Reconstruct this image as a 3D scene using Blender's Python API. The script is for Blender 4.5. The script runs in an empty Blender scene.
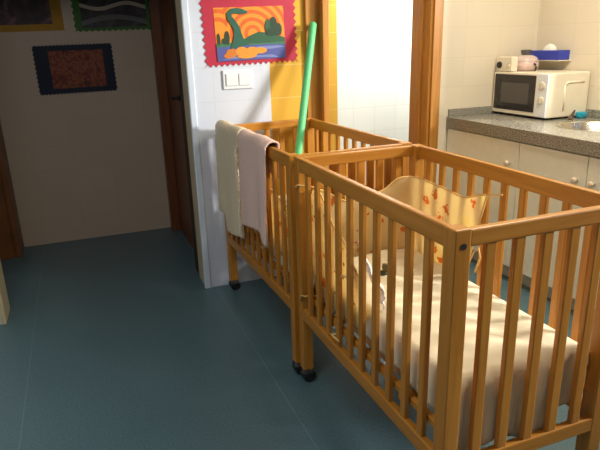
import bpy, bmesh, math, random
from mathutils import Vector, Matrix, noise
random.seed(7)
PI = math.pi
S = bpy.context.scene
COL = S.collection

# ------------------------------------------------------------------ camera
yaw, pitch, roll, FPX = 0.364722, 0.308024, -0.029770, 565.2
fwd = Vector((math.sin(yaw)*math.cos(pitch), math.cos(yaw)*math.cos(pitch), -math.sin(pitch)))
rt = Vector((math.cos(yaw), -math.sin(yaw), 0)); up = rt.cross(fwd)
r2 = rt*math.cos(roll) + up*math.sin(roll); u2 = -rt*math.sin(roll) + up*math.cos(roll)
cd = bpy.data.cameras.new('camera'); cam = bpy.data.objects.new('camera', cd); COL.objects.link(cam)
M = Matrix.Identity(4)
for i in range(3):
    M[i][0] = r2[i]; M[i][1] = u2[i]; M[i][2] = -fwd[i]
M[0][3], M[1][3], M[2][3] = -0.8195, -2.19995, 1.51288
cam.matrix_world = M
cd.sensor_width = 36; cd.lens = 36*FPX/600; cd.clip_start = 0.05
S.camera = cam

# ------------------------------------------------------------------ light
S.view_settings.view_transform = 'Standard'
try: S.view_settings.look = 'None'
except Exception: pass
S.view_settings.gamma = 1; S.view_settings.use_curve_mapping = False
S.view_settings.exposure = 0.0
wd = bpy.data.worlds.new('world'); S.world = wd; wd.use_nodes = True
wd.node_tree.nodes['Background'].inputs[0].default_value = (0.75, 0.85, 1.0, 1)
wd.node_tree.nodes['Background'].inputs[1].default_value = 0.6
def area(name, loc, direction, sx, sy, power, col):
    l = bpy.data.lights.new(name, 'AREA'); l.shape = 'RECTANGLE'; l.size = sx; l.size_y = sy
    l.energy = power; l.color = col
    o = bpy.data.objects.new(name, l); COL.objects.link(o); o.location = loc
    o.rotation_euler = Vector(direction).to_track_quat('-Z', 'Y').to_euler()
    return o
area('window_daylight', (5.0, -2.1, 2.62), (-4.4, 2.4, -1.3), 0.75, 0.75, 560, (1.0, 0.95, 0.88))
area('ceiling_lamp_light', (1.5, -0.25, 2.70), (0.1, 0, -1), 1.0, 0.7, 55, (1.0, 0.90, 0.70))
area('hall_side_fill', (-1.1, -1.0, 2.70), (-.1, 0.2, -1), 1.2, 0.8, 27, (1.0, 0.95, 0.88))  # unseen fill light added to lift the dark left side and hall
area('washroom_fill', (1.75, 1.62, 2.3), (-0.35, 0.3, -1), 0.5, 0.3, 33, (0.95, 1.0, 1.0))  # unseen area light added to brighten the washroom, no window built there

# ------------------------------------------------------------------ materials
def new_mat(name):
    m = bpy.data.materials.new(name); m.use_nodes = True
    nt = m.node_tree; b = nt.nodes['Principled BSDF']
    return m, nt, b
def ramp(nt, stops):
    r = nt.nodes.new('ShaderNodeValToRGB'); e = r.color_ramp.elements
    while len(e) < len(stops): e.new(0.5)
    for k, (p, c) in enumerate(stops):
        e[k].position = p; e[k].color = (*c, 1)
    return r
def plain(name, c, rough=0.5, metal=0.0, var=0.06, scale=25, bump=0.0, spec=0.5):
    m, nt, b = new_mat(name)
    tc = nt.nodes.new('ShaderNodeTexCoord'); n = nt.nodes.new('ShaderNodeTexNoise')
    n.inputs['Scale'].default_value = scale; n.inputs['Detail'].default_value = 4
    nt.links.new(tc.outputs['Object'], n.inputs['Vector'])
    r = ramp(nt, [(0.3, tuple(x*(1-var) for x in c)), (0.7, tuple(min(1, x*(1+var)) for x in c))])
    nt.links.new(n.outputs['Fac'], r.inputs[0]); nt.links.new(r.outputs[0], b.inputs['Base Color'])
    b.inputs['Roughness'].default_value = rough; b.inputs['Metallic'].default_value = metal
    b.inputs['Specular IOR Level'].default_value = spec
    if bump:
        bp = nt.nodes.new('ShaderNodeBump'); bp.inputs['Strength'].default_value = bump
        bp.inputs['Distance'].default_value = 0.004
        nt.links.new(n.outputs['Fac'], bp.inputs['Height']); nt.links.new(bp.outputs[0], b.inputs['Normal'])
    return m
def wood(name, axis, dark, light, rough=0.38):
    m, nt, b = new_mat(name)
    tc = nt.nodes.new('ShaderNodeTexCoord'); mp = nt.nodes.new('ShaderNodeMapping')
    sc = [55, 55, 55]; sc[axis] = 3.0
    mp.inputs['Scale'].default_value = sc
    n = nt.nodes.new('ShaderNodeTexNoise'); n.inputs['Scale'].default_value = 1; n.inputs['Detail'].default_value = 6
    n.inputs['Distortion'].default_value = 0.6
    nt.links.new(tc.outputs['Object'], mp.inputs[0]); nt.links.new(mp.outputs[0], n.inputs['Vector'])
    r = ramp(nt, [(0.25, dark), (0.75, light)])
    nt.links.new(n.outputs['Fac'], r.inputs[0]); nt.links.new(r.outputs[0], b.inputs['Base Color'])
    b.inputs['Roughness'].default_value = rough
    return m
def tile(name, c, grout, rough=0.25, tw=0.3, th=0.2):
    m, nt, b = new_mat(name)
    g = nt.nodes.new('ShaderNodeNewGeometry'); s = nt.nodes.new('ShaderNodeSeparateXYZ')
    a = nt.nodes.new('ShaderNodeMath'); a.operation = 'ADD'
    cb = nt.nodes.new('ShaderNodeCombineXYZ'); br = nt.nodes.new('ShaderNodeTexBrick')
    nt.links.new(g.outputs['Position'], s.inputs[0])
    nt.links.new(s.outputs[0], a.inputs[0]); nt.links.new(s.outputs[1], a.inputs[1])
    nt.links.new(a.outputs[0], cb.inputs[0]); nt.links.new(s.outputs[2], cb.inputs[1])
    nt.links.new(cb.outputs[0], br.inputs['Vector'])
    br.offset = 0; br.squash = 1
    br.inputs['Color1'].default_value = (*c, 1)
    br.inputs['Color2'].default_value = (*[x*0.97 for x in c], 1)
    br.inputs['Mortar'].default_value = (*grout, 1)
    br.inputs['Scale'].default_value = 1; br.inputs['Mortar Size'].default_value = 0.0022
    br.inputs['Mortar Smooth'].default_value = 0.3
    br.inputs['Brick Width'].default_value = tw; br.inputs['Row Height'].default_value = th
    nt.links.new(br.outputs['Color'], b.inputs['Base Color'])
    b.inputs['Roughness'].default_value = rough
    return m

W = {}
for nm, ax in (('x', 0), ('y', 1), ('z', 2)):
    W[nm] = wood('beech_' + nm, ax, (0.37, 0.140, 0.012), (0.52, 0.228, 0.029))
FR = wood('frame_wood', 2, (0.36, 0.15, 0.02), (0.52, 0.24, 0.05), 0.35)
DK = wood('dark_door_wood', 2, (0.12, 0.035, 0.010), (0.22, 0.07, 0.02), 0.4)
WT = tile('white_wall_tile', (0.63, 0.68, 0.78), (0.55, 0.60, 0.69))
CT = tile('cream_wall_tile', (0.76, 0.68, 0.54), (0.69, 0.61, 0.48))
YT = tile('yellow_wall_tile', (0.70, 0.40, 0.06), (0.82, 0.56, 0.20))
BT = tile('washroom_white_tile', (0.86, 0.90, 0.90), (0.72, 0.76, 0.76), 0.2, 0.2, 0.2)
HT = tile('hall_tile', (0.58, 0.47, 0.37), (0.53, 0.43, 0.34))
CEIL = plain('ceiling_paint', (0.8, 0.78, 0.72), 0.9)
BLACK = plain('black_plastic', (0.012, 0.012, 0.013), 0.45)
WHITE = plain('white_plastic', (0.76, 0.79, 0.82), 0.3, var=0.02)
CABM = plain('pale_cabinet_laminate', (0.84, 0.86, 0.74), 0.35, var=0.02)
CREAMP = plain('cream_enamel', (0.80, 0.73, 0.58), 0.32, var=0.02)
TRIM = plain('pale_corner_trim', (0.62, 0.70, 0.80), 0.22, var=0.03)
METAL = plain('brushed_metal', (0.62, 0.58, 0.50), 0.25, 1.0)

# teal vinyl floor with fine speckle and welded sheet seams
FLOOR, nt, b = new_mat('teal_vinyl')
g = nt.nodes.new('ShaderNodeNewGeometry')
n1 = nt.nodes.new('ShaderNodeTexNoise'); n1.inputs['Scale'].default_value = 110; n1.inputs['Detail'].default_value = 3
n2 = nt.nodes.new('ShaderNodeTexNoise'); n2.inputs['Scale'].default_value = 2.2
nt.links.new(g.outputs['Position'], n1.inputs['Vector']); nt.links.new(g.outputs['Position'], n2.inputs['Vector'])
ra = ramp(nt, [(0.3, (0.062, 0.124, 0.156)), (0.7, (0.102, 0.184, 0.216))])
nt.links.new(n1.outputs['Fac'], ra.inputs[0])
mp = nt.nodes.new('ShaderNodeMapping'); mp.inputs['Location'].default_value = (1.22, 0.9, 0)
nt.links.new(g.outputs['Position'], mp.inputs[0])
br = nt.nodes.new('ShaderNodeTexBrick'); br.offset = 0; br.inputs['Scale'].default_value = 1
br.inputs['Mortar Size'].default_value = 0.003; br.inputs['Brick Width'].default_value = 1.1; br.inputs['Row Height'].default_value = 12
nt.links.new(mp.outputs[0], br.inputs['Vector'])
mx = nt.nodes.new('ShaderNodeMix'); mx.data_type = 'RGBA'
nt.links.new(br.outputs['Fac'], mx.inputs['Factor']); nt.links.new(ra.outputs[0], mx.inputs['A'])
mx.inputs['B'].default_value = (0.12, 0.20, 0.225, 1)
nt.links.new(mx.outputs['Result'], b.inputs['Base Color'])
rr = nt.nodes.new('ShaderNodeMapRange'); rr.inputs['To Min'].default_value = 0.30; rr.inputs['To Max'].default_value = 0.45
nt.links.new(n2.outputs['Fac'], rr.inputs['Value']); nt.links.new(rr.outputs[0], b.inputs['Roughness'])

# speckled granite
GRAN, nt, b = new_mat('speckled_granite')
g = nt.nodes.new('ShaderNodeNewGeometry'); v = nt.nodes.new('ShaderNodeTexNoise'); v.inputs['Scale'].default_value = 130
v.inputs['Detail'].default_value = 5
nt.links.new(g.outputs['Position'], v.inputs['Vector'])
ra = ramp(nt, [(0.34, (0.11, 0.105, 0.09)), (0.46, (0.22, 0.21, 0.175)), (0.56, (0.31, 0.295, 0.25)), (0.70, (0.50, 0.47, 0.39))])
nt.links.new(v.outputs['Fac'], ra.inputs[0]); nt.links.new(ra.outputs[0], b.inputs['Base Color'])
b.inputs['Roughness'].default_value = 0.22

# printed quilt: cream yellow, pale discs, orange animal-like blotches, small dark dots
QUILT, nt, b = new_mat('printed_quilt')
tc = nt.nodes.new('ShaderNodeTexCoord')
nz = nt.nodes.new('ShaderNodeTexNoise'); nz.inputs['Scale'].default_value = 38; nz.inputs['Detail'].default_value = 1
nt.links.new(tc.outputs['Object'], nz.inputs['Vector'])
ad = nt.nodes.new('ShaderNodeVectorMath'); ad.operation = 'MULTIPLY_ADD'
nt.links.new(nz.outputs['Color'], ad.inputs[0]); ad.inputs[1].default_value = (0.07, 0.07, 0.07)
nt.links.new(tc.outputs['Object'], ad.inputs[2])
def blots(src, scale, thr, keep):
    v = nt.nodes.new('ShaderNodeTexVoronoi'); v.inputs['Scale'].default_value = scale
    nt.links.new(src, v.inputs['Vector'])
    a = nt.nodes.new('ShaderNodeMath'); a.operation = 'LESS_THAN'; a.inputs[1].default_value = thr
    nt.links.new(v.outputs['Distance'], a.inputs[0])
    s = nt.nodes.new('ShaderNodeSeparateColor'); nt.links.new(v.outputs['Color'], s.inputs[0])
    k = nt.nodes.new('ShaderNodeMath'); k.operation = 'GREATER_THAN'; k.inputs[1].default_value = keep
    nt.links.new(s.outputs[0], k.inputs[0])
    p = nt.nodes.new('ShaderNodeMath'); p.operation = 'MULTIPLY'
    nt.links.new(a.outputs[0], p.inputs[0]); nt.links.new(k.outputs[0], p.inputs[1])
    return p.outputs[0]
def over(base, fac, col):
    x = nt.nodes.new('ShaderNodeMix'); x.data_type = 'RGBA'
    if isinstance(base, tuple): x.inputs['A'].default_value = (*base, 1)
    else: nt.links.new(base, x.inputs['A'])
    x.inputs['B'].default_value = (*col, 1); nt.links.new(fac, x.inputs['Factor'])
    return x.outputs['Result']
c = over((0.90, 0.76, 0.44), blots(tc.outputs['Object'], 6.5, 0.42, 0.45), (0.92, 0.80, 0.40))
c = over(c, blots(ad.outputs[0], 14, 0.30, 0.36), (0.74, 0.25, 0.05))
c = over(c, blots(tc.outputs['Object'], 22, 0.16, 0.72), (0.30, 0.15, 0.05))
nt.links.new(c, b.inputs['Base Color']); b.inputs['Roughness'].default_value = 0.85

def translucent(m, fac):
    nt = m.node_tree; b = nt.nodes['Principled BSDF']; t = nt.nodes.new('ShaderNodeBsdfTranslucent')
    src = b.inputs['Base Color'].links[0].from_socket; nt.links.new(src, t.inputs['Color'])
    x = nt.nodes.new('ShaderNodeMixShader'); x.inputs[0].default_value = fac
    nt.links.new(b.outputs[0], x.inputs[1]); nt.links.new(t.outputs[0], x.inputs[2])
    nt.links.new(x.outputs[0], nt.nodes['Material Output'].inputs['Surface']); return m
translucent(QUILT, 0.55)
PIPE = plain('tan_piping', (0.72, 0.46, 0.16), 0.8)
SHEET = translucent(plain('cream_sheet', (0.88, 0.78, 0.56), 0.85, var=0.03, scale=8), 0.2)
TICK = plain('mattress_ticking', (0.80, 0.74, 0.60), 0.9)
BASEW = plain('mattress_base_board', (0.40, 0.20, 0.07), 0.6)

# ------------------------------------------------------------------ mesh helpers
class MB:
    def __init__(s): s.bm = bmesh.new()
    def _fin(s, fs, mi):
        for f in fs: f.material_index = mi
    def box(s, x0, x1, y0, y1, z0, z1, bev=0.0, mi=0, seg=2):
        t = bmesh.new()
        bmesh.ops.create_cube(t, size=1, matrix=Matrix.Translation(((x0+x1)/2, (y0+y1)/2, (z0+z1)/2)) @ Matrix.Diagonal((abs(x1-x0), abs(y1-y0), abs(z1-z0), 1)))
        if bev: bmesh.ops.bevel(t, geom=list(t.edges), offset=bev, segments=seg, affect='EDGES', profile=0.5)
        s.add(t, mi); return s
    def add(s, t, mi=0):
        for f in t.faces: f.material_index = mi
        me = bpy.data.meshes.new('tmp'); t.to_mesh(me); t.free(); s.bm.from_mesh(me); bpy.data.meshes.remove(me)
    def tube(s, pts, r, seg=12, mi=0, caps=True):
        t = bmesh.new(); pts = [Vector(p) for p in pts]; rings = []
        rad = r if isinstance(r, (list, tuple)) else [r]*len(pts)
        for i, p in enumerate(pts):
            d = (pts[min(i+1, len(pts)-1)] - pts[max(i-1, 0)]).normalized()
            a = d.cross(Vector((0, 0, 1)) if abs(d.z) < 0.9 else Vector((1, 0, 0))).normalized(); bb = d.cross(a)
            rings.append([t.verts.new(p + rad[i]*(math.cos(k*2*PI/seg)*a + math.sin(k*2*PI/seg)*bb)) for k in range(seg)])
        for i in range(len(pts)-1):
            for k in range(seg):
                t.faces.new((rings[i][k], rings[i][(k+1) % seg], rings[i+1][(k+1) % seg], rings[i+1][k]))
        if caps: t.faces.new(rings[0][::-1]); t.faces.new(rings[-1])
        bmesh.ops.recalc_face_normals(t, faces=list(t.faces)); s.add(t, mi); return s
    def cyl(s, p0, p1, r, seg=20, mi=0): return s.tube([p0, p1], r, seg, mi)
    def lathe(s, prof, c, seg=32, mi=0):
        t = bmesh.new(); rings = []
        for (r, z) in prof:
            rings.append([t.verts.new((c[0]+r*math.cos(k*2*PI/seg), c[1]+r*math.sin(k*2*PI/seg), c[2]+z)) for k in range(seg)] if r > 1e-6 else [t.verts.new((c[0], c[1], c[2]+z))])
        for a, bq in zip(rings[:-1], rings[1:]):
            for k in range(seg):
                k2 = (k+1) % seg
                if len(a) == 1 and len(bq) == 1: continue
                if len(a) == 1: t.faces.new((a[0], bq[k2], bq[k]))
                elif len(bq) == 1: t.faces.new((a[k], a[k2], bq[0]))
                else: t.faces.new((a[k], a[k2], bq[k2], bq[k]))
        bmesh.ops.recalc_face_normals(t, faces=list(t.faces)); s.add(t, mi); return s
    def slab(s, pts, y0, y1, mi=0):
        # polygon in the x-z plane given thickness along y (y0 = wall side)
        t = bmesh.new()
        f = t.faces.new([t.verts.new((p[0], y0, p[1])) for p in pts])
        r = bmesh.ops.extrude_face_region(t, geom=[f])
        for e in r['geom']:
            if isinstance(e, bmesh.types.BMVert): e.co.y = y1
        bmesh.ops.recalc_face_normals(t, faces=list(t.faces)); s.add(t, mi); return s
    def grid(s, fn, nu, nv, mi=0):
        t = bmesh.new()
        vs = [[t.verts.new(fn(i/(nu-1), j/(nv-1))) for j in range(nv)] for i in range(nu)]
        for i in range(nu-1):
            for j in range(nv-1):
                t.faces.new((vs[i][j], vs[i+1][j], vs[i+1][j+1], vs[i][j+1]))
        bmesh.ops.recalc_face_normals(t, faces=list(t.faces)); s.add(t, mi); return s
    def build(s, name, mats, parent=None, smooth=False, solid=0.0, off=0.0, sub=0):
        me = bpy.data.meshes.new(name); s.bm.to_mesh(me); s.bm.free()
        for m in (mats if isinstance(mats, (list, tuple)) else [mats]): me.materials.append(m)
        if smooth:
            for p in me.polygons: p.use_smooth = True
        o = bpy.data.objects.new(name, me); COL.objects.link(o)
        if parent: o.parent = parent
        if solid:
            md = o.modifiers.new('thick', 'SOLIDIFY'); md.thickness = solid; md.offset = off
        if sub:
            md = o.modifiers.new('round', 'SUBSURF'); md.levels = sub; md.render_levels = sub
        return o
def tag(o, label=None, cat=None, group=None, kind=None):
    if label: o['label'] = label
    if cat: o['category'] = cat
    if group: o['group'] = group
    if kind: o['kind'] = kind
    return o
def thing(name, label, cat, loc=(0, 0, 0), rz=0, group=None):
    o = bpy.data.objects.new(name, None); COL.objects.link(o); o.empty_display_size = 0.1
    o.location = loc; o.rotation_euler = (0, 0, rz)
    return tag(o, label, cat, group)
def struct(o): o['kind'] = 'structure'; return o

# ------------------------------------------------------------------ the setting
YW = 1.235                     # front of the partition wall
YB = 1.445                     # its back
XL, XR, YF, YH, ZC = -3.2, 2.40, -4.2, 2.70, 2.75
struct(MB().box(XL-.1, XR+.1, YF-.1, YH+.1, -0.1, 0).build('floor', FLOOR))
struct(MB().box(XL-.1, XR+.1, YF-.1, YH+.1, ZC, ZC+.1).build('ceiling', CEIL))
w = MB()                       # partition wall: hall opening and washroom opening
w.box(XL, -1.385, YW, YB, 0, ZC)
w.box(-1.385, -0.165, YW, YB, 2.15, ZC)
w.box(-0.165, 0.322, YW, YB, 0, ZC)
w.box(0.322, 0.69, YW, YB, 0, ZC, mi=1)
w.box(0.69, 1.49, YW, YB, 2.15, ZC)
w.box(1.49, XR, YW, YB, 0, ZC, mi=2)
struct(w.build('wall_back', [WT, YT, CT]))
w = MB()
wy0, wy1, wz0, wz1 = -2.30, 0.36, 1.20, 2.40
w.box(XR, XR+.2, YF, wy0, 0, ZC).box(XR, XR+.2, wy1, YH, 0, ZC).box(XR, XR+.2, wy0, wy1, 0, wz0).box(XR, XR+.2, wy0, wy1, wz1, ZC)
struct(w.build('wall_right', CT))
wf = MB().box(XR+.03, XR+.1, wy0, wy0+.05, wz0, wz1, .004).box(XR+.03, XR+.1, wy1-.05, wy1, wz0, wz1, .004)
wf.box(XR+.03, XR+.1, wy0+.05, wy1-.05, wz0, wz0+.05, .004).box(XR+.03, XR+.1, wy0+.05, wy1-.05, wz1-.05, wz1, .004)
wf.box(XR+.03, XR+.1, (wy0+wy1)/2-.03, (wy0+wy1)/2+.03, wz0+.05, wz1-.05, .004)
wf = struct(wf.build('window_1', FR))
GL, nt, b = new_mat('window_glass')
nt.nodes.remove(b)
tr = nt.nodes.new('ShaderNodeBsdfTransparent'); gs = nt.nodes.new('ShaderNodeBsdfGlossy'); gs.inputs['Roughness'].default_value = 0.02
mxs = nt.nodes.new('ShaderNodeMixShader'); mxs.inputs[0].default_value = 0.06
nt.links.new(tr.outputs[0], mxs.inputs[1]); nt.links.new(gs.outputs[0], mxs.inputs[2])
nt.links.new(mxs.outputs[0], nt.nodes['Material Output'].inputs['Surface'])
MB().box(XR+.06, XR+.064, wy0+.05, wy1-.05, wz0+.05, wz1-.05).build('pane', GL, wf)
struct(MB().box(XL-.1, XL, YF, YH, 0, ZC).build('wall_left', WT))
struct(MB().box(XL, XR, YF-.1, YF, 0, ZC).build('wall_front', WT))
struct(MB().box(XL, XR, YH, YH+.1, 0, ZC).build('wall_hall', HT))
# washroom behind the opening: side wall of the hall carries the brown door
w = MB()
w.box(-0.165, -0.065, YB, 1.60, 0, ZC).box(-0.165, -0.065, 2.62, YH, 0, ZC).box(-0.165, -0.065, 1.60, 2.62, 2.12, ZC)
struct(w.build('wall_hall_side', HT))
w = MB(); w.box(0.2, 1.175, 2.08, 2.16, 0, ZC, mi=1).box(1.175, XR, 2.08, 2.16, 0, ZC)
struct(w.build('wall_washroom', [BT, YT]))
# pale corner strip on the end of the partition wall
t = MB(); t.box(-0.185, -0.165, YW-.008, YB+.0, 0, 2.15, .006)
struct(t.build('trim_1', plain('ivory_jamb', (0.55, 0.47, 0.30), 0.4)))
t = MB(); t.box(-0.192, -0.150, YW-.012, YW+.014, 0, 2.16, .008, seg=3)
struct(t.build('trim_2', TRIM, smooth=False))
t = MB(); t.box(-1.40, -1.372, YW-.012, YB+.006, 0, 2.15, .006)
struct(t.build('trim_3', plain('ivory_jamb_left', (0.55, 0.47, 0.30), 0.4)))
# left post of the washroom opening: flat board with a projecting batten
t = MB(); t.box(0.560, 0.690, YW-.022, YW, 0, 2.22, .004)
t.box(0.650, 0.694, YW-.075, YB, 0, 2.22, .005)
struct(t.build('trim_4', FR))
# right post: lining and stepped architrave
t = MB(); t.box(1.466, 1.492, YW-.012, YB+.01, 0, 2.15, .004)
t.box(1.484, 1.535, YW-.03, YW, 0, 2.22, .005).box(1.533, 1.565, YW-.018, YW, 0, 2.22, .004)
t.box(1.455, 1.470, YW+.075, YW+.115, 0, 2.15, .003)
struct(t.build('trim_5', FR))
t = MB(); t.box(0.694, 1.466, YW-.012, YB+.01, 2.12, 2.15, .004).box(0.560, 1.565, YW-.022, YW, 2.15, 2.22, .004)
struct(t.build('trim_6', FR))
# hall: brown door set in the side wall, and a brown frame on the left
d = struct(MB().box(-0.115, -0.075, 1.94, 2.60, 0.005, 2.08, .003).build('door_1', DK))
t = MB()
t.box(-0.185, -0.06, 2.58, 2.66, 0, 2.16, .004)
t.box(-0.185, -0.06, 1.60, 2.58, 2.08, 2.16, .004)
t.build('door_frame', DK, d)
t = MB(); t.cyl((-0.115, 2.0, 1.17), (-0.165, 2.0, 1.17), .011).tube([(-0.16, 1.995, 1.17), (-0.163, 2.05, 1.17), (-0.16, 2.10, 1.165)], .009)
t.cyl((-0.116, 2.0, 1.17), (-0.121, 2.0, 1.17), .025)
t.build('door_handle', BLACK, d, smooth=True)
DARKP = plain('dark_recess_shade', (0.035, 0.018, 0.012), 0.6)  # near-black colour stands in for the shade of the doorway recess
MB().box(-0.10, -0.08, 1.60, 1.94, 0.0, 2.08, .002).build('recess_shade_panel', DARKP, d)
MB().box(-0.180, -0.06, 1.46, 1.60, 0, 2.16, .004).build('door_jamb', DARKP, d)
t = MB(); t.box(-2.2, -1.41, 2.46, YH, 0, ZC, .004).box(-1.41, -1.372, 2.448, YH, 0, 2.3, .005)
t.box(-1.52, -1.43, 2.44, 2.46, 0, 2.3, .004)
struct(t.build('trim_7', plain('hall_brown_wood', (0.20, 0.075, 0.022), 0.45, var=.15, scale=6)))

# ------------------------------------------------------------------ cribs
CW, CH = 0.613, 1.07
def make_crib(L, label, loc, rz):
    """local frame: x 0..CW across, y -L..0 along, near end at -L"""
    root = thing('crib', label, 'crib', loc, rz, None)
    P = 0.05
    for px in (0, CW-P):
        for py in (-L, -P):
            po = MB().box(px, px+P, py, py+P, 0.068, CH, .004).build('corner_post', W['z'], root)
            yb = py if py < -P*1.5 else py+P
            s = -1 if py < -P*1.5 else 1
            b = MB(); b.cyl((px+.027, yb-s*.004, CH-.045), (px+.027, yb+s*.0015, CH-.045), .0085, 14)
            b.build('bolt', BLACK, po)
            cx, cy = px+P/2, py+P/2
            h = MB(); h.lathe([(0, .070), (.022, .069), (.026, .062), (.033, .052), (.0345, .040), (.028, .032), (0, .026)], (cx, cy, 0), 20)
            h.box(cx-.012, cx+.030, cy-.007, cy+.007, .018, .050, .005)
            ca = h.build('caster', BLACK, root, smooth=True)
            for k in (-1, 1):
                wv = MB(); wv.tube([(cx+.006, cy+k*.008, .030), (cx+.006, cy+k*.010, .030), (cx+.006, cy+k*.026, .030), (cx+.006, cy+k*.028, .030)], [.026, .030, .030, .026], 20)
                wv.build('wheel', BLACK, ca)
    T = .026
    for x0 in (0.003, CW-.003-T):       # long sides
        MB().box(x0, x0+T, -L+P-.004, -P+.004, CH-.058, CH-.001, .005).build('top_rail', W['y'], root)
        MB().box(x0, x0+T, -L+P-.004, -P+.004, .328, .382, .005).build('bottom_rail', W['y'], root)
        n = 10
        for k in range(n):
            y = -0.116 - k*(L-0.248)/(n-1)
            MB().box(x0+.004, x0+T-.004, y-.0145, y+.0145, .378, CH-.054, .0035).build('slat', W['z'], root)
    for y0 in (-L+.001, -.003-T):        # ends
        MB().box(P-.004, CW-P+.004, y0, y0+T, CH-.050, CH-.003, .005).build('top_rail', W['x'], root)
        MB().box(P-.004, CW-P+.004, y0, y0+T, .315, .365, .005).build('bottom_rail', W['x'], root)
        for k in range(5):
            x = .118 + k*.0942
            MB().box(x-.0165, x+.0165, y0+.004, y0+T-.004, .361, CH-.046, .0035).build('slat', W['z'], root)
    # sprung base board on two rails that fit between the ends
    MB().box(.0615, CW-.0615, -L+.074, -.060, .4525, .478, .003).build('mattress_base', BASEW, root)
    for x in (.0295, CW-.0295-.022):
        MB().box(x, x+.022, -L+.030, -.032, .428, .452, .003).build('base_rail', W['y'], root)
    for y in (-L+.27, -L/2, -.27):
        MB().box(.0295, CW-.0295, y-.02, y+.02, .404, .4275, .003).build('cross_bearer', W['x'], root)
    return root
L1, L2 = 1.116, 1.150
R2 = math.radians(1.5)
LOC2 = (-0.012 + L2*math.sin(-R2)*0, 0.022, 0)
crib1 = make_crib(L1, 'nearest beech wood slatted crib, its mattress spread with a cream sheet, on black casters', (0, 0, 0), 0)
LOC2 = (-0.012 - L2*math.sin(R2), 0.022 + L2*math.cos(R2), 0)
crib2 = make_crib(L2, 'farther beech wood slatted crib beside the wall with two towels over its side rail', LOC2, R2)

def fbm(x, y, z=0.0): return noise.noise(Vector((x, y, z)))
def mattress(L, label, loc, rz):
    m = MB().box(.072, CW-.072, -L+.071, -.062, .479, .582, .020, seg=4).build('mattress', TICK, smooth=True)
    m.location = loc; m.rotation_euler = (0, 0, rz); tag(m, label, 'mattress')
mattress(L1, 'mattress under the cream sheet in the nearest crib', (0, 0, 0), 0)
mattress(L2, 'mattress in the farther crib below the two hung towels', LOC2, R2)

def sheet(L, label, loc, rz, seed):
    x0, x1, y0, y1 = .070, CW-.070, -L+.068, -.064
    zt = .603
    hl, hr, hn, hf = .115, .085, .235, .03           # how far each side hangs
    def f(u, v):
        X = x0-hl + u*(x1-x0+hl+hr); Y = y0-hn + v*(y1-y0+hn+hf)
        dx = x0-X if X < x0 else (X-x1 if X > x1 else 0); sx = -1 if X < x0 else 1
        dy = y0-Y if Y < y0 else (Y-y1 if Y > y1 else 0); sy = -1 if Y < y0 else 1
        d = math.hypot(dx, dy)
        x = min(max(X, x0), x1); y = min(max(Y, y0), y1)
        if d == 0:
            e = min(x-x0, x1-x, y-y0, y1-y); k = min(1, e/.06)
            z = zt + k*(.009*fbm(x*6+y*3, y*5-x*4, seed) + .007*abs(fbm(x*14+y*20, y*5-x*9, seed+2)) + .022*max(0, math.sin(24*(x*.85+y*.52)+4*fbm(x*3, y*3, seed)))**1.5*max(0, .6+1.2*fbm(x*4, y*3, seed+3))) - .007*(1-k)**2
        else:
            out = .010*(1-math.exp(-d/.02)) + .006*math.sin(30*(x+y)+seed)*min(1, d/.10)*(1 if dy else .5)
            if dx and not dy: out = min(out, .013)
            if dy and sy < 0: out = min(.032, max(.011+out+.011*math.sin(38*x+3*fbm(x*5, d*6, seed))*min(1, d/.07)+.005*math.sin(83*x+20*d), 0)*min(1, .2+d/.03))
            nx, ny = (sx*dx/d if dx else 0), (sy*dy/d if dy else 0)
            x += nx*out; y += ny*out
            q = 1-.06*math.sin(17*x+9*y+seed)
            if dx and sx < 0 and not dy: q *= .55+.75*max(0, min(1, (y1-y)/(y1-y0)))
            if dy and sy < 0: q *= 1.06-.34*max(0, (x-.30)/.25)**1.5 + .05*math.sin(23*x)
            z = zt - .008 - d*q
        return (x, y, z)
    o = MB().grid(f, 64, 96).build('sheet', SHEET, smooth=True, solid=.003, off=1)
    o.location = loc; o.rotation_euler = (0, 0, rz); tag(o, label, 'sheet')
sheet(L1, 'crumpled cream bed sheet hanging loosely over the mattress of the nearest crib', (0, 0, 0), 0, 1.3)
sheet(L2, 'cream bed sheet on the mattress of the farther crib behind the towels', LOC2, R2, 5.1)

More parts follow.
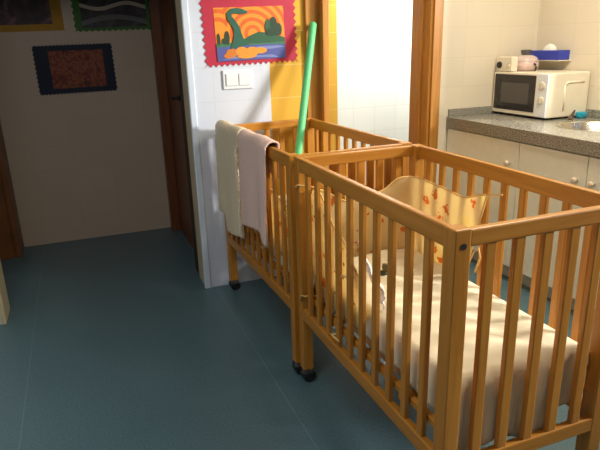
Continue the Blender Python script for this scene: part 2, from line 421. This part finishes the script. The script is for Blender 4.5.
def lerp_tab(tab, s):
    for (a, b) in zip(tab[:-1], tab[1:]):
        if s <= b[0]:
            t = (s-a[0])/(b[0]-a[0]); t = t*t*(3-2*t); return a[1]+(b[1]-a[1])*t
    return tab[-1][1]
def bumper(path, top, bot, label, loc, rz, ties, lean=0.0):
    """padded strip following a rounded path inside the slats"""
    pts = [Vector(p) for p in path]; seg = [0]
    for a, b in zip(pts[:-1], pts[1:]): seg.append(seg[-1]+(b-a).length)
    tot = seg[-1]
    def at(s):
        d = s*tot
        for i in range(len(pts)-1):
            if d <= seg[i+1] or i == len(pts)-2:
                q = (d-seg[i])/(seg[i+1]-seg[i]); t = (pts[i+1]-pts[i]).normalized()
                return pts[i].lerp(pts[i+1], q), Vector((t.y, -t.x))
    def f(side):
        def g(u, v):
            # v folds over: 0..1 front face
            p, n = at(u); zt, zb = lerp_tab(top, u), lerp_tab(bot, u)
            z = zb + (zt-zb)*v
            puff = (4*v*(1-v))**.35 * min(1, u/.02, (1-u)/.02)**.5
            th = .0065*puff + .0005
            wob = .003*fbm(u*14, v*3, 2) + .002*math.sin(u*70)*(1-v)
            q = p + n*((th if side > 0 else -th) + wob)
            return (q.x, q.y + lean*(1-v)*max(0, (u-.72)/.28)**1.5, z)
        return g
    m = MB(); m.grid(f(1), 110, 18); m.grid(f(-1), 110, 18)
    bmesh.ops.remove_doubles(m.bm, verts=list(m.bm.verts), dist=.0004)
    o = m.build('crib_bumper', QUILT, smooth=True); o.location = loc; o.rotation_euler = (0, 0, rz)
    tag(o, label, 'crib bumper')
    N = 90
    pipe = [(*at(i/N)[0], lerp_tab(top, i/N)) for i in range(N+1)]
    e1 = [(at(1)[0].x, at(1)[0].y+lean*k/8, lerp_tab(top, 1)+(lerp_tab(bot, 1)-lerp_tab(top, 1))*k/8) for k in range(1, 9)]
    MB().tube(pipe+e1, .0042, 8).build('piping', PIPE, o, smooth=True)
    for t in ties: MB().tube(t, .004, 6).build('tie_ribbon', PIPE, o, smooth=True)
    return o
p1 = [(.043, -.57), (.043, -.11), (.052, -.075), (.075, -.052), (.30, -.047), (.538, -.052), (.560, -.07), (.572, -.11), (.572, -.535)]
bumper(p1,
  [(0, .66), (.03, .715), (.14, .82), (.29, .955), (.35, .93), (.47, .855), (.56, .88), (.64, .935), (.78, .925), (.9, .915), (1, .955)],
  [(0, .56), (.05, .51), (.1, .50), (.13, .475), (.16, .495), (.2, .455), (.235, .485), (.29, .455), (.34, .57), (.5, .57), (.65, .57), (1, .58)],
  'yellow quilted crib bumper with orange animal print tied inside the nearest crib', (0, 0, 0), 0,
  [[(.044, -.105, .953), (.030, -.075, .955), (.012, -.062, .953), (-.006, -.052, .957), (-.010, -.040, .945)],
   [(.572, -.535, .953), (.570, -.56, .962), (.566, -.58, .968), (.573, -.615, .975)],
   [(.043, -.12, .47), (.030, -.07, .455), (.008, -.063, .45), (-.006, -.057, .46), (-.004, -.053, .43)],
   [(.043, -.49, .70), (.028, -.465, .69), (.006, -.452, .70), (.000, -.448, .68)],
   [(.043, -.40, .50), (.026, -.395, .43), (.0, -.385, .425), (-.004, -.365, .42), (.004, -.43, .415)],
   [(.572, -.43, .60), (.560, -.47, .66), (.558, -.50, .72), (.566, -.515, .74), (.572, -.52, .70), (.570, -.50, .63)]], lean=.11)
p2 = [(.046, -.30), (.046, -L2+.12), (.056, -L2+.08), (.08, -L2+.056), (.30, -L2+.050), (.53, -L2+.056), (.56, -L2+.09), (.567, -L2+.14), (.567, -.40)]
bumper(p2,
  [(0, .86), (.2, .84), (.36, .80), (.5, .79), (.64, .80), (1, .80)],
  [(0, .60), (.3, .52), (.36, .50), (.42, .60), (1, .61)],
  'yellow quilted bumper lining the farther crib behind its slats', LOC2, R2,
  [[(.046, -L2+.13, .79), (.028, -L2+.085, .80), (.008, -L2+.066, .80), (-.006, -L2+.056, .805), (-.006, -L2+.05, .785)],
   [(.046, -L2+.13, .53), (.028, -L2+.085, .50), (.008, -L2+.066, .49), (-.006, -L2+.058, .51), (-.004, -L2+.052, .47)]])

# small things lying in the nearest crib
c = MB().grid(lambda u, v: (.062+.030*v+.012*fbm(u*5, v*5)+.02*u*math.sin(PI*v), -.47-.12*u-.02*v+.008*fbm(v*7, u*4, 3), .83-.10*u-.115*v+.012*fbm(u*9, v*9, 1)), 24, 24)
c = c.build('cloth', plain('white_cotton', (0.88, 0.84, 0.80), 0.9, var=.02), smooth=True, solid=.003, off=1)
tag(c, 'small crumpled white cloth over the low left end of the nearest printed bumper', 'cloth')
pc = thing('pacifier', 'small dark pacifier lying on the cream sheet in the nearest crib', 'pacifier', (.245, -.35, .618), .5)
DKP = plain('dark_green_plastic', (0.03, 0.035, 0.015), 0.4)
pc.scale = (1.5, 1.5, 1.5); pc.location.z = .630
MB().lathe([(0, .004), (.014, .003), (.019, 0), (.016, -.004), (0, -.005)], (0, 0, 0), 20).build('shield', DKP, pc, smooth=True)
MB().lathe([(0, .026), (.006, .024), (.008, .016), (.005, .006), (.006, .002)], (0, 0, .001), 14).build('teat', plain('dark_amber_rubber', (.10, .07, .02), .3), pc, smooth=True)
MB().tube([(.012*math.cos(k*PI/8), .001, -.002+.010*math.sin(k*PI/8)) if 0 else (.020+.010*math.cos(k*PI/6), .010*math.sin(k*PI/6), 0) for k in range(13)], .0025, 8).build('ring', DKP, pc, smooth=True)

# ------------------------------------------------------------------ towels over the farther crib's rail
def towel(name, ya, yb, zbot, mat, label, seed, thick, inner=.16, bulge=.018, layers=1):
    # ya > yb are local y along the rail (far, near); zbot(u) bottom of the outer hang
    xr0, xr1, zt = -.006, .036, CH+.007
    def f(u, v):
        y = ya + (yb-ya)*u
        zb = zbot(u)
        lo = zt-zb; arc = .075; tot = lo+arc+inner; d = v*tot
        if d < lo:
            z = zb+d; k = 1-(z-zb)/lo
            x = xr0-.010 - bulge*(.35+.65*k)*(0.6+.4*math.sin(u*5.2+seed)) - .006*math.sin(u*11+seed*2)*k
            y += .012*fbm(u*2, k*3, seed)*k
        elif d < lo+arc:
            t = (d-lo)/arc*PI
            cxr = (xr0+xr1)/2; rr = (xr1-xr0)/2+.010
            x = cxr - rr*math.cos(t); z = zt + .020*math.sin(t) + .003*math.sin(u*9+seed)
        else:
            z = zt-(d-lo-arc); x = xr1+.010+.004*math.sin(u*8+seed)
        return (x, y, z)
    o = MB().grid(f, 40, 70).build(name, mat, smooth=True, solid=thick, off=0)
    o.location = LOC2; o.rotation_euler = (0, 0, R2)
    tag(o, label, 'towel')
    return o, f
CREAMT = plain('cream_terry', (0.70, 0.60, 0.42), 0.95, var=.10, scale=140, bump=.5)
PINKT = plain('pale_pink_terry', (0.74, 0.54, 0.46), 0.95, var=.08, scale=140, bump=.5)
def zc(u): return .56 if u < .28 else (.56-.11*min(1, (u-.28)/.05) + .06*(u-.33))
oc, fc = towel('towel', -.035, -.47, zc, CREAMT, 'cream towel hanging next to the white wall over the side rail of the farther crib', .4, .009)
fz = MB()
for k in range(90):
    v = .03+.60*k/90
    p = Vector(fc(1.0, v))
    for q in range(3):
        fz.tube([p+Vector((-.004, .012, 0)), p+Vector((-.014-.012*random.random(), -.006-.012*random.random(), -.014+.02*random.random()))], [.006, .0035], 5)
fz.build('fringe', plain('fluffy_cream', (0.80, 0.74, 0.60), 0.95), oc)
op, fp = towel('towel', -.50, -.915, lambda u: .585+.03*math.sin(u*3), PINKT, 'pale pink towel hanging over the side rail of the farther crib', 2.2, .009, bulge=.024)

# ------------------------------------------------------------------ green foam pole standing in the farther crib
GREEN = plain('green_foam', (0.10, 0.52, 0.20), 0.5, var=.05, scale=60)
A, Bt = Vector((.594, 1.178, 1.632)), Vector((.312, .868, .625))
pr = MB(); dv = (A-Bt).normalized()
pts = [Bt.lerp(A, k/10) for k in range(11)]
pr.tube(pts + [A+dv*.006, A+dv*.010], [.023]*11+[.020, .014], 20)
tag(pr.build('foam_pole', GREEN, smooth=True), 'long green foam pole standing in the farther crib and leaning on the wooden post', 'foam pole')

# ------------------------------------------------------------------ wall things
def pal(*cs): return [plain('paper_%d_%d_%d' % tuple(int(x*255) for x in c), c, .6, var=.05) for c in cs]
def zig(w, h, n, m, a):
    """closed outline of a w x h sheet with saw-tooth edges"""
    P = []
    for k in range(n): P += [(w*k/n, 0), (w*(k+.5)/n, a)]
    for k in range(m): P += [(w, h*k/m), (w-a, h*(k+.5)/m)]
    for k in range(n): P += [(w-w*k/n, h), (w-w*(k+.5)/n, h-a)]
    for k in range(m): P += [(0, h-h*k/m), (a, h-h*(k+.5)/m)]
    return P
def poster(label, x, z, y, rot, w, h, n, m, a, border):
    r = thing('poster', label, 'poster', (x, y, z)); r.rotation_euler = (0, rot, 0)
    MB().slab(zig(w, h, n, m, a), 0, -.003).build('border', border, r)
    return r
def clampdisc(cx, cz, rx, rz, x0, x1, z0, z1, n=64):
    P = []
    for k in range(n):
        q = (min(max(cx+rx*math.cos(k*2*PI/n), x0), x1), min(max(cz+rz*math.sin(k*2*PI/n), z0), z1))
        if not P or abs(q[0]-P[-1][0])+abs(q[1]-P[-1][1]) > 1e-5: P.append(q)
    return P
# red bordered sea monster picture on the partition wall
RED = plain('crimson_foam_sheet', (0.44, 0.014, 0.045), .6, var=.06)
pw, ph = .590, .395
r = poster('crimson toothed-edge craft picture of a green lake monster above the light switch', -.078, 1.400, YW-.001, math.radians(-1.4), pw, ph, 17, 10, .017, RED)
cols = pal((0.66, .115, .010), (.78, .27, .018), (.02, .095, .04), (.012, .045, .02), (.07, .09, .30), (.72, .28, .025), (.18, .21, .46), (.04, .16, .07), (.56, .17, .02))
ix0, ix1, iz0, iz1 = .078, .508, .030, .330
iw, ih = ix1-ix0, iz1-iz0
def P(u, v): return (ix0+iw*u, iz0+ih*v)
g = MB(); yy = -.003
g.slab([P(0, 0), P(1, 0), P(1, 1), P(0, 1)], yy, yy-.001, 0)
sc = P(.53, .50)
for k, rr in enumerate((.250, .228, .206, .184, .162, .140, .118, .096, .074, .052, .03)):
    g.slab(clampdisc(sc[0], sc[1], rr, rr*.95, ix0, ix1, iz0, iz1), yy-.001-k*.00019, yy-.0013-k*.00019, (k+1) % 2)
sl = P(.04, .55)
for k, rr in enumerate((.15, .128, .106, .084, .06)):
    g.slab(clampdisc(sl[0], sl[1], rr, rr, ix0, ix1, iz0, iz1), yy-.001-k*.00019, yy-.00115-k*.00019, (k+1) % 2)
g.slab([P(.33, .30), P(.36, .38), P(.48, .46), P(.62, .53), P(.78, .49), P(1, .40), P(1, .26), P(.5, .24)], yy-.0032, yy-.004, 2)
g.slab([P(0, .24), P(0, .34), P(.12, .36), P(.3, .33), P(.6, .31), P(1, .32), P(1, .24)], yy-.004, yy-.0045, 7)
g.slab([P(0, 0), P(1, 0), P(1, .27), P(.7, .29), P(.3, .28), P(0, .27)], yy-.0045, yy-.005, 4)
g.slab([P(.05, .03), P(.5, .05), P(.9, .02), P(.8, .08), P(.3, .08)], yy-.005, yy-.0053, 6)
g.slab([P(.45, .20), P(.8, .19), P(1, .22), P(.9, .25), P(.6, .25)], yy-.005, yy-.0053, 6)
for cx, cz, rx, rz in ((.21, .15, .085, .085), (.35, .17, .09, .09), (.50, .16, .10, .09), (.62, .17, .10, .06), (.42, .08, .14, .05), (.16, .10, .07, .05)):
    q = P(cx, cz); g.slab([(q[0]+rx*iw*math.cos(k*PI/8), q[1]+rz*ih*math.sin(k*PI/8)) for k in range(16)], yy-.0053, yy-.006-.004*cx, 5 if rx > .087 else 8)
for cx, cz, rx, rz in ((.04, .42, .022, .11), (.16, .44, .035, .13), (.12, .38, .04, .06), (.76, .60, .045, .16), (.84, .64, .055, .16), (.91, .56, .05, .12), (.82, .52, .10, .08)):
    q = P(cx, cz); g.slab([(q[0]+rx*iw*math.cos(k*PI/8), q[1]+rz*ih*math.sin(k*PI/8)) for k in range(16)], yy-.004, yy-.0052-.0016*cx, 3 if cx < .3 or cx > .8 else 2)
g.build('picture', cols, r)
mo = MB()
spine = [(.47, .90), (.40, .915), (.32, .935), (.25, .93), (.21, .88), (.215, .81), (.255, .73), (.30, .62), (.315, .50), (.315, .38), (.33, .26)]
wid = [.014, .038, .042, .038, .040, .042, .047, .053, .062, .095, .165]
Lp, Rp = [], []
for i, (u, v) in enumerate(spine):
    a = Vector(P(*spine[max(i-1, 0)])); b = Vector(P(*spine[min(i+1, len(spine)-1)])); t = (b-a).normalized(); n = Vector((t.y, -t.x)); c0 = Vector(P(u, v))
    Lp.append(tuple(c0+n*wid[i]*iw*.85)); Rp.append(tuple(c0-n*wid[i]*iw*.85))
mo.slab(Lp+Rp[::-1], -.008, -.011)
mo.build('monster', plain('dark_teal_green_foam', (.015, .10, .065), .6), r)
# hall posters
def art_mat(name, stops, scale, dist=2.0):
    m, nt, b = new_mat(name)
    tc = nt.nodes.new('ShaderNodeTexCoord'); n = nt.nodes.new('ShaderNodeTexNoise')
    n.inputs['Scale'].default_value = scale; n.inputs['Detail'].default_value = 3; n.inputs['Distortion'].default_value = dist
    nt.links.new(tc.outputs['Object'], n.inputs['Vector'])
    rr = ramp(nt, stops); nt.links.new(n.outputs['Fac'], rr.inputs[0]); nt.links.new(rr.outputs[0], b.inputs['Base Color'])
    b.inputs['Roughness'].default_value = .6
    return m
NAVY = plain('navy_paper', (.010, .016, .042), .7)
r = poster('navy bordered poster with a mottled red picture, lowest on the hall wall', -1.072, 1.195, YH-.001, math.radians(-.8), .585, .372, 22, 11, .010, NAVY)
MB().slab([(.11, .045), (.505, .045), (.505, .325), (.11, .325)], -.003, -.005).build('picture', art_mat('red_mottled_art', [(.32, (.07, .012, .010)), (.48, (.25, .040, .018)), (.58, (.30, .09, .03)), (.70, (.13, .02, .015))], 16), r)
r = poster('green scalloped-edge poster with pale wavy bands at the top right of the hall wall', -.752, 1.655, YH-.001, math.radians(-.8), .605, .42, 14, 9, .014, plain('green_paper', (.05, .17, .03), .7))
MB().slab([(.06, .03), (.55, .03), (.55, .39), (.06, .39)], -.003, -.005, 0).build('picture', art_mat('dark_wave_art', [(.4, (.03, .025, .03)), (.6, (.07, .06, .07))], 6), r)
def band(z0, amp, th, c, ph_, fr=2.0):
    up_ = [(.06+.49*k/30, z0+amp*math.sin(k/30*PI*fr+ph_)+th) for k in range(31)]
    lo_ = [(x, z-2*th) for x, z in up_[::-1]]
    MB().slab(up_+lo_, -.005, -.007).build('wave_band', plain('band_grey', c, .7), r)
band(.185, .020, .014, (.55, .48, .40), 2.6, 2.4); band(.060, .045, .018, (.15, .15, .16), 0, 1.0); band(.30, .02, .015, (.16, .06, .05), .4)
r = poster('mustard bordered poster with a dark purple picture at the top left of the hall wall', -1.50, 1.660, YH-.001, math.radians(-.8), .68, .42, 18, 11, .004, plain('mustard_paper', (.48, .25, .025), .7))
MB().slab([(.05, .05), (.60, .05), (.60, .38), (.05, .38)], -.003, -.005).build('picture', art_mat('purple_mottled_art', [(.35, (.04, .025, .04)), (.55, (.09, .05, .06)), (.72, (.22, .13, .11))], 5), r)
# light switch
s = thing('light_switch', 'white double light switch plate on the wall under the crimson picture', 'light switch', (.022, YW, 1.270))
MB().box(0, .188, -.010, 0, 0, .112, .004).build('plate', WHITE, s)
for x in (.018, .098):
    k = MB().box(x, x+.072, -.016, -.009, .020, .092, .003).build('rocker', WHITE, s)

# ------------------------------------------------------------------ kitchen
CX, ZT = 1.640, .995
SC = (2.10, .36); SR, SQ = .205, .24
CY0 = -1.03
ct = MB()
ct.box(CX, SC[0]-SQ, CY0, YW, ZT-.03, ZT).box(SC[0]+SQ, XR, CY0, YW, ZT-.03, ZT)
ct.box(SC[0]-SQ, SC[0]+SQ, CY0, SC[1]-SQ, ZT-.03, ZT).box(SC[0]-SQ, SC[0]+SQ, SC[1]+SQ, YW, ZT-.03, ZT)
t = bmesh.new(); N = 64
def sqp(a):
    c, s_ = math.cos(a), math.sin(a); k = SQ/max(abs(c), abs(s_)); return (SC[0]+c*k, SC[1]+s_*k)
ang = [2*PI*k/N + PI/4 for k in range(N)]
ci = [[t.verts.new((SC[0]+SR*math.cos(a), SC[1]+SR*math.sin(a), z)) for a in ang] for z in (ZT, ZT-.03)]
so = [[t.verts.new((*sqp(a), z)) for a in ang] for z in (ZT, ZT-.03)]
for k in range(N):
    j = (k+1) % N
    t.faces.new((ci[0][k], ci[0][j], so[0][j], so[0][k])); t.faces.new((ci[1][k], so[1][k], so[1][j], ci[1][j]))
    t.faces.new((ci[0][k], ci[1][k], ci[1][j], ci[0][j]))
bmesh.ops.recalc_face_normals(t, faces=list(t.faces)); ct.add(t)
ct.box(CX-.002, CX+.028, CY0, YW-.001, ZT-.078, ZT+.001, .004)
o = ct.build('countertop', GRAN)
tag(o, 'speckled grey granite kitchen worktop along the right wall', 'worktop')
up_ = MB().box(CX+.01, XR-.022, YW-.020, YW-.0005, ZT, ZT+.052, .003).box(XR-.020, XR-.0005, CY0, YW-.0005, ZT, ZT+.052, .003)
up_.build('upstand', GRAN, o)
sk = MB()
sk.lathe([(SR+.020, .0005), (SR+.018, .004), (SR-.002, .003), (SR-.012, -.004), (SR-.022, -.10), (SR-.05, -.145), (.04, -.155), (0, -.156)], (SC[0], SC[1], ZT), 48)
so_ = sk.build('sink', METAL, smooth=True, solid=.0012, off=-1)
tag(so_, 'round steel sink bowl set into the granite worktop', 'sink')
MB().lathe([(0, .003), (.035, .003), (.04, 0)], (SC[0], SC[1], ZT-.154), 24).build('drain', METAL, so_, smooth=True)
units = [(.497, YW-.004, .571, 'cream kitchen base cabinet at the far end under the microwave'),
         (-.013, .495, .042, 'cream kitchen base cabinet under the sink'),
         (-.523, -.015, -.069, 'cream kitchen base cabinet nearer the camera than the sink'),
         (CY0+.002, -.525, -.60, 'cream kitchen base cabinet at the near end of the worktop')]
for k, (y0, y1, ky, lab) in enumerate(units):
    c = thing('base_cabinet', lab, 'cabinet', (0, 0, 0), 0, 'base cabinets under the worktop')
    bx = MB().box(CX+.030, CX+.048, y0, y0+.018, .10, ZT-.082).box(CX+.030, CX+.048, y1-.018, y1, .10, ZT-.082)
    bx.box(CX+.048, XR-.03, y0, y0+.018, .10, ZT-.22).box(CX+.048, XR-.03, y1-.018, y1, .10, ZT-.22)
    bx.box(CX+.030, XR-.03, y0+.018, y1-.018, .10, .118)
    bx.build('carcass', CABM, c)
    MB().box(CX+.070, CX+.085, y0, y1, 0, .10).build('plinth', plain('grey_plinth', (.40, .42, .37), .5), c)
    d = MB().box(CX+.010, CX+.029, y0+.002, y1-.002, .102, ZT-.084, .003).build('door', CABM, c)
    kb = MB(); kb.tube([(CX+.010, ky, .775), (CX-.006, ky, .775), (CX-.010, ky, .775), (CX-.022, ky, .775), (CX-.025, ky, .775)], [.007, .008, .016, .017, .012], 18)
    kb.build('knob', plain('ivory_knob', (.74, .60, .46), .35), d, smooth=True)
# microwave: front faces the room (-x)
mx0, mx1, my0, my1, mz0, mz1 = 2.02, 2.378, .700, 1.214, ZT+.012, 1.294
mw = thing('microwave_oven', 'white microwave oven with black door at the far end of the worktop', 'microwave', (0, 0, 0))
MB().box(mx0+.018, mx1, my0, my1, mz0, mz1, .008).build('body', CREAMP, mw)
dr = MB().box(mx0, mx0+.017, my0+.098, my1, mz0+.004, mz1-.003, .005).build('door', CREAMP, mw)
DG = plain('dark_door_glass', (.022, .020, .020), .15); DW = plain('grey_door_mesh', (.075, .070, .065), .3)
gl = MB().box(mx0-.0025, mx0+.004, my0+.102, my1-.014, mz0+.030, mz1-.016, .002).build('glass', DG, dr)
MB().box(mx0-.0035, mx0-.0015, my0+.160, my1-.085, mz0+.078, mz1-.072, .0008).build('window', DW, gl)
cp = MB().box(mx0, mx0+.017, my0, my0+.096, mz0+.004, mz1-.003, .005).build('control_panel', WHITE, mw)
KN = plain('ivory_dial', (.70, .63, .50), .35)
for z in (1.215, 1.12):
    kb = MB(); kb.tube([(mx0+.001, my0+.046, z), (mx0-.006, my0+.046, z), (mx0-.008, my0+.046, z)], [.026, .024, .019], 24)
    kb.box(mx0-.013, mx0-.006, my0+.042, my0+.050, z-.020, z+.020, .002)
    kb.build('dial', KN, cp)
sp = MB()
for a, bq in (((2.17, 1.05), (2.17, 1.215)), ((2.17, 1.215), (2.19, 1.232)), ((2.19, 1.232), (2.33, 1.232))):
    sp.tube([(a[0], my0-.001, a[1]), (bq[0], my0-.001, bq[1])], .006, 8)
sp.build('side_rib', CREAMP, mw, smooth=True)
for x in (mx0+.05, mx1-.04):
    for y in (my0+.04, my1-.04): MB().cyl((x, y, ZT), (x, y, mz0+.002), .014).build('foot', BLACK, mw)
# on top of the microwave
dbx = thing('bottle_warmer', 'small white box with a black dial on the far front corner of the microwave', 'bottle warmer', (2.030, 1.058, mz1))
MB().box(.0, .055, 0, .160, 0, .100, .006).build('body', CREAMP, dbx)
MB().tube([(.001, .118, .045), (-.012, .118, .045), (-.015, .118, .045)], [.023, .021, .017], 24).build('dial', BLACK, dbx)
MB().tube([(.001, .035, .040), (-.006, .035, .040), (-.008, .035, .040)], [.019, .018, .014], 20).build('button', KN, dbx)
kt = thing('pot', 'small round pinkish pot with a dark lid knob on top of the microwave', 'pot', (2.182, 1.095, mz1))
PK = plain('pinkish_plastic', (.66, .48, .44), .25)
MB().lathe([(0, 0), (.070, 0), (.086, .010), (.092, .045), (.088, .062), (.086, .064), (0, .064)], (0, 0, 0), 32).build('body', PK, kt, smooth=True)
MB().lathe([(.090, .062), (.091, .068), (.075, .092), (.045, .106), (.0, .110)], (0, 0, 0), 32).build('lid', plain('rosy_lid', (.60, .47, .44), .2), kt, smooth=True)
MB().lathe([(.028, .106), (.032, .118), (.036, .136), (.036, .142), (0, .144)], (0, 0, 0), 20).build('lid_knob', plain('dark_grey_knob', (.10, .09, .09), .4), kt, smooth=True)
MB().tube([(.0, -.086, .050), (-.01, -.112, .045), (-.01, -.118, .025), (-.01, -.112, .004)], .006, 8).build('handle', BLACK, kt, smooth=True)
# blue tissue box on a small wall shelf
sh = MB().box(XR-.115, XR-.001, .895, 1.185, 1.358, 1.364, .001).box(XR-.006, XR-.001, .895, 1.185, 1.364, 1.40, .001)
tag(sh.build('wall_bracket', CREAMP), 'thin cream wall bracket holding the blue tissue box', 'bracket')
tb = thing('tissue_box', 'blue tissue box mounted on the right wall above the microwave', 'tissue box', (XR-.112, .905, 1.3645))
MB().box(0, .102, 0, .27, 0, .064, .003).build('carton', plain('royal_blue_card', (.03, .05, .42), .4), tb)
ts = MB(); ts.lathe([(.050, .058), (.052, .066), (.046, .086), (.030, .102), (.012, .110), (0, .112)], (0, 0, 0), 28)
for v_ in ts.bm.verts:
    k = 1+.18*fbm(v_.co.x*40, v_.co.y*40, v_.co.z*30); v_.co = Vector((.051+v_.co.x*.62*k, .135+v_.co.y*1.0*k, v_.co.z-.004))
ts.build('tissue', plain('white_tissue', (.86, .82, .74), .9), tb, smooth=True)
# by the sink
tag(MB().box(2.285, 2.345, .655, .705, ZT, ZT+.040, .010, seg=3).build('sponge', plain('turquoise_sponge', (.02, .33, .47), .9, var=.2, scale=160, bump=.6), smooth=True), 'small blue sponge on the worktop in front of the microwave', 'sponge')
bk = thing('dish_brush', 'small dark brush on the worktop beside the blue sponge', 'brush', (2.205, .66, ZT))
MB().tube([(0, .0, .012), (.03, .01, .040), (.042, .014, .055)], [.010, .008, .006], 10).build('handle', plain('dark_brown_plastic', (.06, .035, .025), .5), bk, smooth=True)
MB().lathe([(0, 0), (.016, 0), (.018, .010), (.012, .020), (0, .022)], (0, 0, 0), 14).build('bristles', plain('brown_bristles', (.16, .10, .07), .9), bk, smooth=True)
